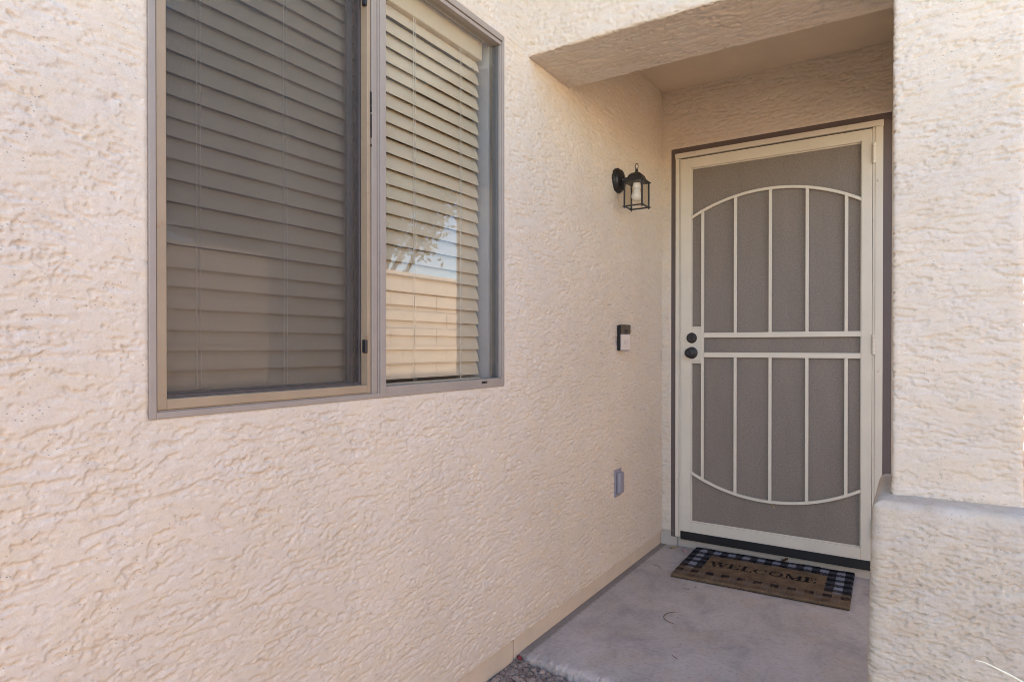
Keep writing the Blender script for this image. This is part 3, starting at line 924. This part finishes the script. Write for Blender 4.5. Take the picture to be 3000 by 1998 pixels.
# ------------------------------------------------------------------ video doorbell
db = thing('video_doorbell', 'silver and black video doorbell below the lantern', 'doorbell', (0.0, -0.622, 1.139))
wedge = MB().add([(-0.002, 0.004, -0.058), (0.0085, 0.004, -0.058), (0.036, 0.054, -0.058), (-0.002, 0.054, -0.058), (-0.002, 0.004, 0.058), (0.0085, 0.004, 0.058), (0.036, 0.054, 0.058), (-0.002, 0.054, 0.058)], [(0, 3, 2, 1), (4, 5, 6, 7), (0, 1, 5, 4), (1, 2, 6, 5), (2, 3, 7, 6), (3, 0, 4, 7)])
wedge.build('wedge_mount', M['black'], db, bevel=0.001)
mt = Matrix.Translation((0.006, 0.0, 0)) @ Matrix.Rotation(R(-29), 4, 'Z')
# local: x = out of face, y along width
MB().box(0.0, 0.014, 0.0, 0.062, -0.0610, 0.0610, mt).build('body', M['black'], db, bevel=0.003)
MB().box(0.0142, 0.0185, 0.0022, 0.0598, -0.0590, 0.0175, mt).build('faceplate', M['silver'], db, bevel=0.002, seg=3)
MB().box(0.0142, 0.0178, 0.0015, 0.0605, 0.0180, 0.0602, mt).build('camera_panel', plain('gloss black', (0.008, 0.008, 0.009), 0.22, spec=0.3), db, bevel=0.001)
ax = (mt.to_3x3() @ Vector((1, 0, 0)))
o0 = mt @ Vector((0.0184, 0.034, -0.020))
MB().lathe([(0.0115, 0), (0.0115, 0.0008), (0.0102, 0.0010), (0.0100, 0.0003), (0.0088, 0.0003), (0.0086, 0.0012), (0.004, 0.0014)], o0, ax, 28).build('button', M['silver'], db, smooth=False)
o1 = mt @ Vector((0.0176, 0.033, 0.031))
MB().lathe([(0.009, 0), (0.009, 0.001), (0.005, 0.0014), (0.002, 0.0018)], o1, ax, 20).build('lens', M['iron'], db, smooth=True)

# ------------------------------------------------------------------ weatherproof outlet cover
ob = thing('outlet_cover', 'small grey weatherproof outlet cover low on the stucco wall', 'outlet')
MB().box(-0.004, 0.006, -0.652, -0.578, 0.392, 0.520).build('base_plate', M['greybox'], ob, bevel=0.002)
MB().box(0.0062, 0.026, -0.640, -0.588, 0.408, 0.506).build('flip_lid', M['greybox'], ob, bevel=0.007, seg=3)
MB().lathe([(0.004, -0.022), (0.004, 0.022)], (0.008, -0.614, 0.5085), (0, 1, 0), 10).build('lid_hinge', M['greybox'], ob)

# ------------------------------------------------------------------ doormat
ma, mb_ = 0.752, 0.462
na, nb = 330, 204
A, B = np.meshgrid(np.linspace(0, ma, na), np.linspace(0, mb_, nb), indexing='ij')   # B from front (0) to back
cell_a = ma / 21; cell_b = 0.0355
wob = 0.0022 * pn(A / 0.012, B / 0.012, 41)
ia = np.floor((A + wob) / cell_a).astype(int); ib = np.floor((mb_ - B + wob) / cell_b).astype(int)
coir = np.array([0.205, 0.135, 0.080]); blk = np.array([0.012, 0.013, 0.016]); gry = np.array([0.055, 0.058, 0.068]); wht = np.array([0.30, 0.31, 0.36])
nrow = int(np.floor(mb_ / cell_b))
border = (ia < 3) | (ia > 17) | (ib < 3) | (ib >= nrow - 3)
odd = (ia % 2 == 1) & (ib % 2 == 1); even = (ia % 2 == 0) & (ib % 2 == 0)
colr = np.broadcast_to(coir, A.shape + (3,)).copy()
nz1 = pn(A / 0.03, B / 0.03, 42) + 0.6 * pn(A / 0.008, B / 0.008, 43)
prt = np.where(odd[..., None], wht, np.where(even[..., None], blk, gry))
front = sst(0.055, 0.20, B + 0.05 * pn(A / 0.10, B / 0.06, 44) + 0.025 * nz1)
side_keep = sst(0.20, 0.32, B)
ink = border * (0.25 + 0.75 * front)
ink = np.where(border & even, np.maximum(ink, sst(0.03, 0.09, B + 0.03 * nz1) * 0.9), ink)
ink = np.where(border & ~even, ink * np.where(B < 0.13, 0.45, 1.0), ink)
ink = ink * (0.80 + 0.2 * sst(-0.7, 0.1, nz1)) * sst(0.0, 0.030, B + 0.012 * nz1)
# lettering
def seg(x, y, x0, y0, x1, y1, w):
    dx_, dy_ = x1 - x0, y1 - y0
    t = np.clip(((x - x0) * dx_ + (y - y0) * dy_) / (dx_ * dx_ + dy_ * dy_), 0, 1)
    return (np.hypot(x - x0 - t * dx_, y - y0 - t * dy_) < w)
def ser(x, y, cx, yb, hw_=0.24):
    return (abs(x - cx) < hw_) & (abs(y - yb) < 0.05)
T_, N_ = 0.115, 0.05
def letter(ch, x, y):
    m = np.zeros_like(x, bool)
    if ch == 'W':
        m |= seg(x, y, 0.10, 0.97, 0.38, 0.03, T_) | seg(x, y, 0.38, 0.03, 0.62, 0.97, N_) | seg(x, y, 0.62, 0.97, 0.90, 0.03, T_) | seg(x, y, 0.90, 0.03, 1.18, 0.97, N_)
        m |= ser(x, y, 0.10, 0.97) | ser(x, y, 0.62, 0.97) | ser(x, y, 1.18, 0.97, 0.18)
    if ch == 'E':
        m |= seg(x, y, 0.25, 0.03, 0.25, 0.97, T_) | seg(x, y, 0.05, 0.03, 0.80, 0.03, N_) | seg(x, y, 0.05, 0.97, 0.78, 0.97, N_) | seg(x, y, 0.25, 0.5, 0.58, 0.5, N_)
        m |= seg(x, y, 0.80, 0.03, 0.80, 0.27, N_) | seg(x, y, 0.78, 0.97, 0.78, 0.75, N_) | seg(x, y, 0.58, 0.4, 0.58, 0.6, N_)
    if ch == 'L':
        m |= seg(x, y, 0.25, 0.03, 0.25, 0.97, T_) | ser(x, y, 0.25, 0.97) | seg(x, y, 0.05, 0.03, 0.80, 0.03, N_) | seg(x, y, 0.80, 0.03, 0.80, 0.30, N_)
    if ch in 'CO':
        cx, cy = 0.5, 0.5
        ro = ((x - cx) / 0.50) ** 2 + ((y - cy) / 0.52) ** 2
        ri = ((x - cx) / 0.31) ** 2 + ((y - cy) / 0.43) ** 2
        rg_ = (ro < 1) & (ri > 1)
        if ch == 'C':
            rg_ &= ~((x > 0.72) & (y > 0.30) & (y < 0.68))
            rg_ |= seg(x, y, 0.86, 0.66, 0.86, 0.97, N_)
        m |= rg_
    if ch == 'M':
        m |= seg(x, y, 0.15, 0.03, 0.15, 0.97, N_) | seg(x, y, 0.18, 0.97, 0.58, 0.08, T_) | seg(x, y, 0.58, 0.08, 0.98, 0.97, N_) | seg(x, y, 1.0, 0.03, 1.0, 0.97, T_)
        m |= ser(x, y, 0.15, 0.03) | ser(x, y, 1.0, 0.03) | ser(x, y, 0.08, 0.97, 0.14) | ser(x, y, 1.06, 0.97, 0.14)
    return m
lh = 0.064
xcur = 0.128
txt = np.zeros_like(A, bool)
for ch, wd in zip('WELCOME', (1.30, 0.92, 0.90, 1.06, 1.08, 1.22, 0.90)):
    txt |= letter(ch, (A + wob * 0.5 - xcur) / lh, (B + wob * 0.5 - 0.212) / lh)
    xcur += (wd + 0.02) * lh
ink_t = txt * (0.82 + 0.18 * sst(-0.5, 0.2, nz1))
tone = (1 + 0.30 * pn(A / 0.05, B / 0.05, 45) + 0.25 * pn(A / 0.006, B / 0.006, 46))[..., None]
colr = colr * tone
colr = colr * (1 - ink[..., None]) + prt * ink[..., None]
colr = colr * (1 - ink_t[..., None]) + np.array([0.014, 0.012, 0.012]) * ink_t[..., None]
rg2 = np.random.default_rng(3)
HZ = 0.0165 + rg2.uniform(-0.0022, 0.0022, A.shape) + 0.0022 * pn(A / 0.10, B / 0.08, 47)
edge = np.minimum(np.minimum(A, ma - A), np.minimum(B, mb_ - B))
HZ = HZ - 0.003 * (1 - sst(0, 0.006, edge))
jit = 0.0016 * pn(A / 0.008, B / 0.008, 48)
ring_i = np.concatenate([np.arange(nb), np.arange(1, na) * nb + nb - 1, (na - 1) * nb + np.arange(nb - 2, -1, -1), np.arange(na - 2, 0, -1) * nb])
X3 = stk(A + jit, B + jit, HZ).reshape(-1, 3)
rim = X3[ring_i].copy(); rim[:, 2] = 0.0012
V3 = np.vstack([X3, rim])
F3 = grid_faces(na, nb, False)
rb = np.arange(len(ring_i)) + len(X3)
nx_ = np.roll(np.arange(len(ring_i)), -1)
F3 = np.vstack([F3, np.stack([ring_i, ring_i[nx_], rb[nx_], rb], -1)])
cc = np.concatenate([colr.reshape(-1, 3), np.broadcast_to(np.array([0.05, 0.038, 0.028]), (len(rim), 3))])
cc = np.concatenate([np.clip(cc, 0, 1), np.ones((len(cc), 1))], 1)
mat_o = np_mesh('doormat', V3, F3, M['coir'], None, smooth=False, colors=cc)
mat_o.location = (0.203, -0.450, 0.0)
mat_o.rotation_euler = (0, 0, R(1.6))
tag(mat_o, 'worn coir doormat with checked border reading WELCOME', 'doormat')

# ------------------------------------------------------------------ gravel in the corner below the slab
def stone_mesh(mb, c, r, rr):
    n1, n2 = 6, 4
    sc = (rr.uniform(0.7, 1.3), rr.uniform(0.7, 1.2), rr.uniform(0.5, 0.85))
    rot = Matrix.Rotation(rr.uniform(0, 6.28), 3, 'Z') @ Matrix.Rotation(rr.uniform(-0.6, 0.6), 3, 'X')
    vs_ = [(0, 0, -1)]
    for j in range(1, n2):
        ph = -math.pi / 2 + math.pi * j / n2
        for i in range(n1):
            th_ = 2 * math.pi * (i + 0.5 * (j % 2)) / n1
            vs_.append((math.cos(ph) * math.cos(th_), math.cos(ph) * math.sin(th_), math.sin(ph)))
    vs_.append((0, 0, 1))
    out = []
    for p in vs_:
        q = Vector(p) * rr.uniform(0.78, 1.15)
        q = rot @ Vector((q.x * sc[0], q.y * sc[1], q.z * sc[2]))
        out.append(Vector(c) + q * r)
    fs = []
    for i in range(n1):
        k = (i + 1) % n1
        fs.append((0, 1 + k, 1 + i))
        for j in range(n2 - 2):
            a = 1 + j * n1
            fs += [(a + i, a + k, a + n1 + k), (a + i, a + n1 + k, a + n1 + i)]
        a = 1 + (n2 - 2) * n1
        fs.append((a + i, a + k, len(vs_) - 1))
    mb.add(out, fs)
def soil_z(x, y):
    return -0.040 + 0.024 * np.exp(-np.maximum(0, x - 0.0) / 0.07) + 0.004 * np.exp(-((y + 1.68) / 0.12) ** 2) + 0.003 * pn(np.asarray(x) / 0.03, np.asarray(y) / 0.03, 51)
gv = MB()
rs = random.Random(5)
for i in range(1900):
    x = rs.uniform(-0.01, 0.31); y = -1.475 - rs.random() ** 1.5 * 1.3
    r_ = rs.choice((0.004, 0.005, 0.006, 0.007, 0.009, 0.011, 0.015)) * rs.uniform(0.8, 1.15)
    x = min(max(x, r_ - 0.012), 0.297 - r_)
    y = min(y, -1.481 - r_)
    z = float(soil_z(np.array([x]), np.array([y]))[0]) + rs.uniform(-0.45, 0.35) * r_
    stone_mesh(gv, (x, y, z), r_, rs)
tag(gv.build('gravel', M['stone']), 'loose tan gravel beside the porch slab', 'gravel', kind='stuff')
soil_x = axis_coords([(-0.012, 0.31, 0.010)]); soil_y = axis_coords([(-3.0, -1.47, 0.010)])
SX, SYg = np.meshgrid(soil_x, soil_y, indexing='ij')
soil = np_mesh('soil', stk(SX, SYg, soil_z(SX, SYg)).reshape(-1, 3), grid_faces(len(soil_x), len(soil_y), False), M['dirt'])
tag(soil, kind='structure')

# ------------------------------------------------------------------ small natural debris
def crumple(name, mat, label, cat, loc, lx, ly, hz, seed, rot=0.0, nseg=8):
    """a curled leaf blade with thickness"""
    rr = random.Random(seed)
    vs_ = []; fs = []
    for i in range(nseg + 1):
        t = i / nseg
        w = ly * math.sin(math.pi * min(1, t * 0.94 + 0.03)) ** 0.7 * rr.uniform(0.8, 1.1)
        for k in range(5):
            s_ = (k - 2) / 2
            vs_.append(((t - 0.5) * lx + rr.uniform(-1, 1) * lx * 0.03, s_ * w / 2, hz * (0.25 + 0.7 * abs(s_) ** 1.5 * rr.uniform(0.6, 1.2) + 0.35 * math.sin(t * 5 + seed))))
    for i in range(nseg):
        for k in range(4):
            a = i * 5 + k
            fs.append((a, a + 1, a + 6, a + 5))
    zmin = min(v[2] for v in vs_)
    vs_ = [(x, y, z - zmin + 0.0004) for x, y, z in vs_]
    o = MB().add(vs_, fs).build(name, mat, None, smooth=True)
    so = o.modifiers.new('thickness', 'SOLIDIFY'); so.thickness = 0.0006
    o.location = loc; o.rotation_euler = (0, 0, rot)
    return tag(o, label, cat)
crumple('dead_leaf', M['deadleaf'], 'curled dark brown dead leaf at the back edge of the doormat', 'leaf', (0.633, 0.014, 0.0135), 0.030, 0.026, 0.018, 3, 0.4)
crumple('seed_pod', M['pod'], 'small yellowish dry pod on the slab left of the doormat', 'pod', (0.082, -0.042, 0.0), 0.028, 0.022, 0.013, 4, 0.2)
crumple('fallen_petal', M['petal'], 'pinkish dried petal on the slab beside the mat corner', 'petal', (0.150, -0.066, 0.0), 0.026, 0.018, 0.010, 6, -0.6)
lf = crumple('dry_leaf', M['dryleaf'], 'narrow tan leaf caught on the lower door screen', 'leaf', (0, 0, 0), 0.030, 0.010, 0.004, 8, 0.0)
lf.rotation_euler = (R(90), R(55), 0); lf.location = (0.580, 0.0160, 0.290)
def twig(label, pts, r_=0.0012):
    pts = [(x, y, z + r_) for x, y, z in pts]
    o = MB().tube(pts, [r_ * (0.6 + 0.5 * math.sin(math.pi * (i + 0.6) / len(pts))) for i in range(len(pts))], 6).build('twig', M['twig'], None, smooth=True)
    return tag(o, label, 'twig')
arc = [(0.385 + 0.062 * math.cos(a) - 0.0, -0.885 + 0.060 * math.sin(a), 0.0005 + 0.002 * math.sin(a) ** 2) for a in np.linspace(R(120), R(265), 14)]
twig('curved dry twig lying on the middle of the porch slab', arc, 0.0017)
twig('short reddish twig on the slab in front of the mat', [(0.297, -0.568, 0), (0.310, -0.562, 0.001), (0.325, -0.560, 0)], 0.0010)
twig('tiny bent twig beside the reddish twig before the mat', [(0.338, -0.510, 0), (0.341, -0.520, 0.001), (0.350, -0.526, 0)], 0.0010)
twig('thin dark twig on the slab near the left wall', [(0.075, -0.335, 0), (0.105, -0.345, 0.001), (0.130, -0.372, 0)], 0.0011)
twig('short twig near the front middle of the slab', [(0.455, -1.190, 0), (0.470, -1.202, 0.001), (0.480, -1.204, 0)], 0.0011)
fr_ = MB(); rf_ = random.Random(9)
stone_mesh(fr_, (0, 0, 0), 0.0145, rf_)
fo = fr_.build('fallen_fruit', M['fruit'], None, smooth=True)
fo.location = (0.004, -1.4935, -0.003)
tag(fo, 'small dried dark red fruit in the corner of wall and slab', 'fruit')
# dry grass blade in front of the pier
gp = [(1.296, -1.60, 0.3845), (1.313, -1.60, 0.3838), (1.341, -1.60, 0.3745), (1.382, -1.60, 0.3585), (1.450, -1.60, 0.322), (1.515, -1.602, 0.225), (1.548, -1.606, 0.08), (1.555, -1.61, GZ - 0.01)]
def spline(pts, k=6):
    out = []
    P = [Vector(p) for p in pts]
    for i in range(len(P) - 1):
        p0 = P[max(i - 1, 0)]; p1 = P[i]; p2 = P[i + 1]; p3 = P[min(i + 2, len(P) - 1)]
        for j in range(k):
            t = j / k
            out.append(0.5 * ((2 * p1) + (p2 - p0) * t + (2 * p0 - 5 * p1 + 4 * p2 - p3) * t * t + (3 * p1 - p0 - 3 * p2 + p3) * t ** 3))
    out.append(P[-1])
    return out
sp_ = spline(gp)
tag(MB().tube(sp_, [0.0009 + 0.0013 * min(1, i / 14) for i in range(len(sp_))], 6).build('grass_blade', M['straw'], None, smooth=True), 'single pale dry grass blade in front of the pier', 'grass blade')

# ------------------------------------------------------------------ block yard wall opposite, seen in the panes
yw = thing('block_wall', 'sunlit tan block wall mirrored in the window panes', 'wall')
FXw = 3.72
MB().box(FXw + 0.008, FXw + 0.19, -14, 16, -0.4, 1.88).build('wall_core', M['mortar'], yw)
bmesh0 = MB().box(0, 0.03, 0, 0.390, 0, 0.192).mesh('block')
bmesh0.materials.append(M['block'])
bh, bw = 0.202, 0.400
for r_ in range(10):
    for c_ in range(21):
        o = bpy.data.objects.new('block', bmesh0)
        C.objects.link(o); o.parent = yw
        o.location = (FXw + rs.uniform(-0.003, 0.003), -3.0 + c_ * bw + (0.2 if r_ % 2 else 0.0), -0.098 + r_ * bh)
MB().box(FXw - 0.004, FXw + 0.20, -14, 16, 1.9205, 1.955).build('cap', M['block'], yw)
MB().box(FXw, FXw + 0.19, -14, -3.002, -0.3, 1.92).build('plain_run', M['block'], yw)
MB().box(FXw, FXw + 0.19, 5.605, 16, -0.3, 1.92).build('plain_run', M['block'], yw)

# ------------------------------------------------------------------ trees beyond the block wall, seen in the panes
def tree(label, base, height, crown_c, crown_r, n_leaf, seed):
    rr = random.Random(seed)
    t = thing('yard_tree', label, 'tree', base, 'trees beyond the block wall')
    tk = MB()
    cc_ = Vector(crown_c)
    tk.tube(spline([(0, 0, -0.1), (0.05, 0.04, 0.8), (-0.04, 0.08, 1.6), (0.0, 0.0, height * 0.5)]), [0.11 - 0.003 * i for i in range(19)], 8)
    tips = []
    for i in range(16):
        d = Vector((rr.uniform(-1, 1), rr.uniform(-1, 1), rr.uniform(-0.35, 0.9)))
        e = cc_ + Vector((d.x * crown_r[0], d.y * crown_r[1], d.z * crown_r[2])) * 0.85
        s0 = Vector((0, 0, rr.uniform(1.3, height * 0.5)))
        mid = (s0 + e) / 2 + Vector((rr.uniform(-0.2, 0.2), rr.uniform(-0.2, 0.2), 0.25))
        p = spline([s0, mid, e], 5)
        tk.tube(p, [0.04 * (1 - i_ / len(p)) + 0.006 for i_ in range(len(p))], 6)
        tips += p[4:]
    tk.build('trunk', M['bark'], t, smooth=True)
    rg_ = np.random.default_rng(seed)
    tp = np.array([list(p) for p in tips])
    extra = rg_.normal(0, 0.42, (60, 3)) * np.array(crown_r) + np.array(crown_c)
    cen = np.vstack([tp, extra])
    ctr = cen[rg_.integers(0, len(cen), n_leaf)] + rg_.normal(0, 0.17, (n_leaf, 3))
    a = rg_.normal(0, 1, (n_leaf, 3)); a /= np.linalg.norm(a, axis=1)[:, None]
    b = np.cross(a, rg_.normal(0, 1, (n_leaf, 3))); b /= np.linalg.norm(b, axis=1)[:, None]
    L_ = rg_.uniform(0.035, 0.07, (n_leaf, 1)); W_ = L_ * 0.42
    V_ = np.stack([ctr - a * L_, ctr + b * W_, ctr + a * L_, ctr - b * W_], 1).reshape(-1, 3)
    F_ = np.arange(n_leaf * 4).reshape(-1, 4)
    np_mesh('crown', V_, F_, M['leaf'], t, smooth=False)
    return t
tree('leafy tree over the yard wall, mirrored in the right pane', (5.6, 3.5, -0.1), 4.8, (-0.3, -0.2, 4.0), (1.6, 2.1, 1.25), 26000, 11)
tree('leafy tree over the yard wall, mirrored faintly in the screened left pane', (5.6, 0.8, -0.1), 5.4, (-0.3, 0.0, 3.8), (1.5, 1.9, 2.1), 42000, 12)
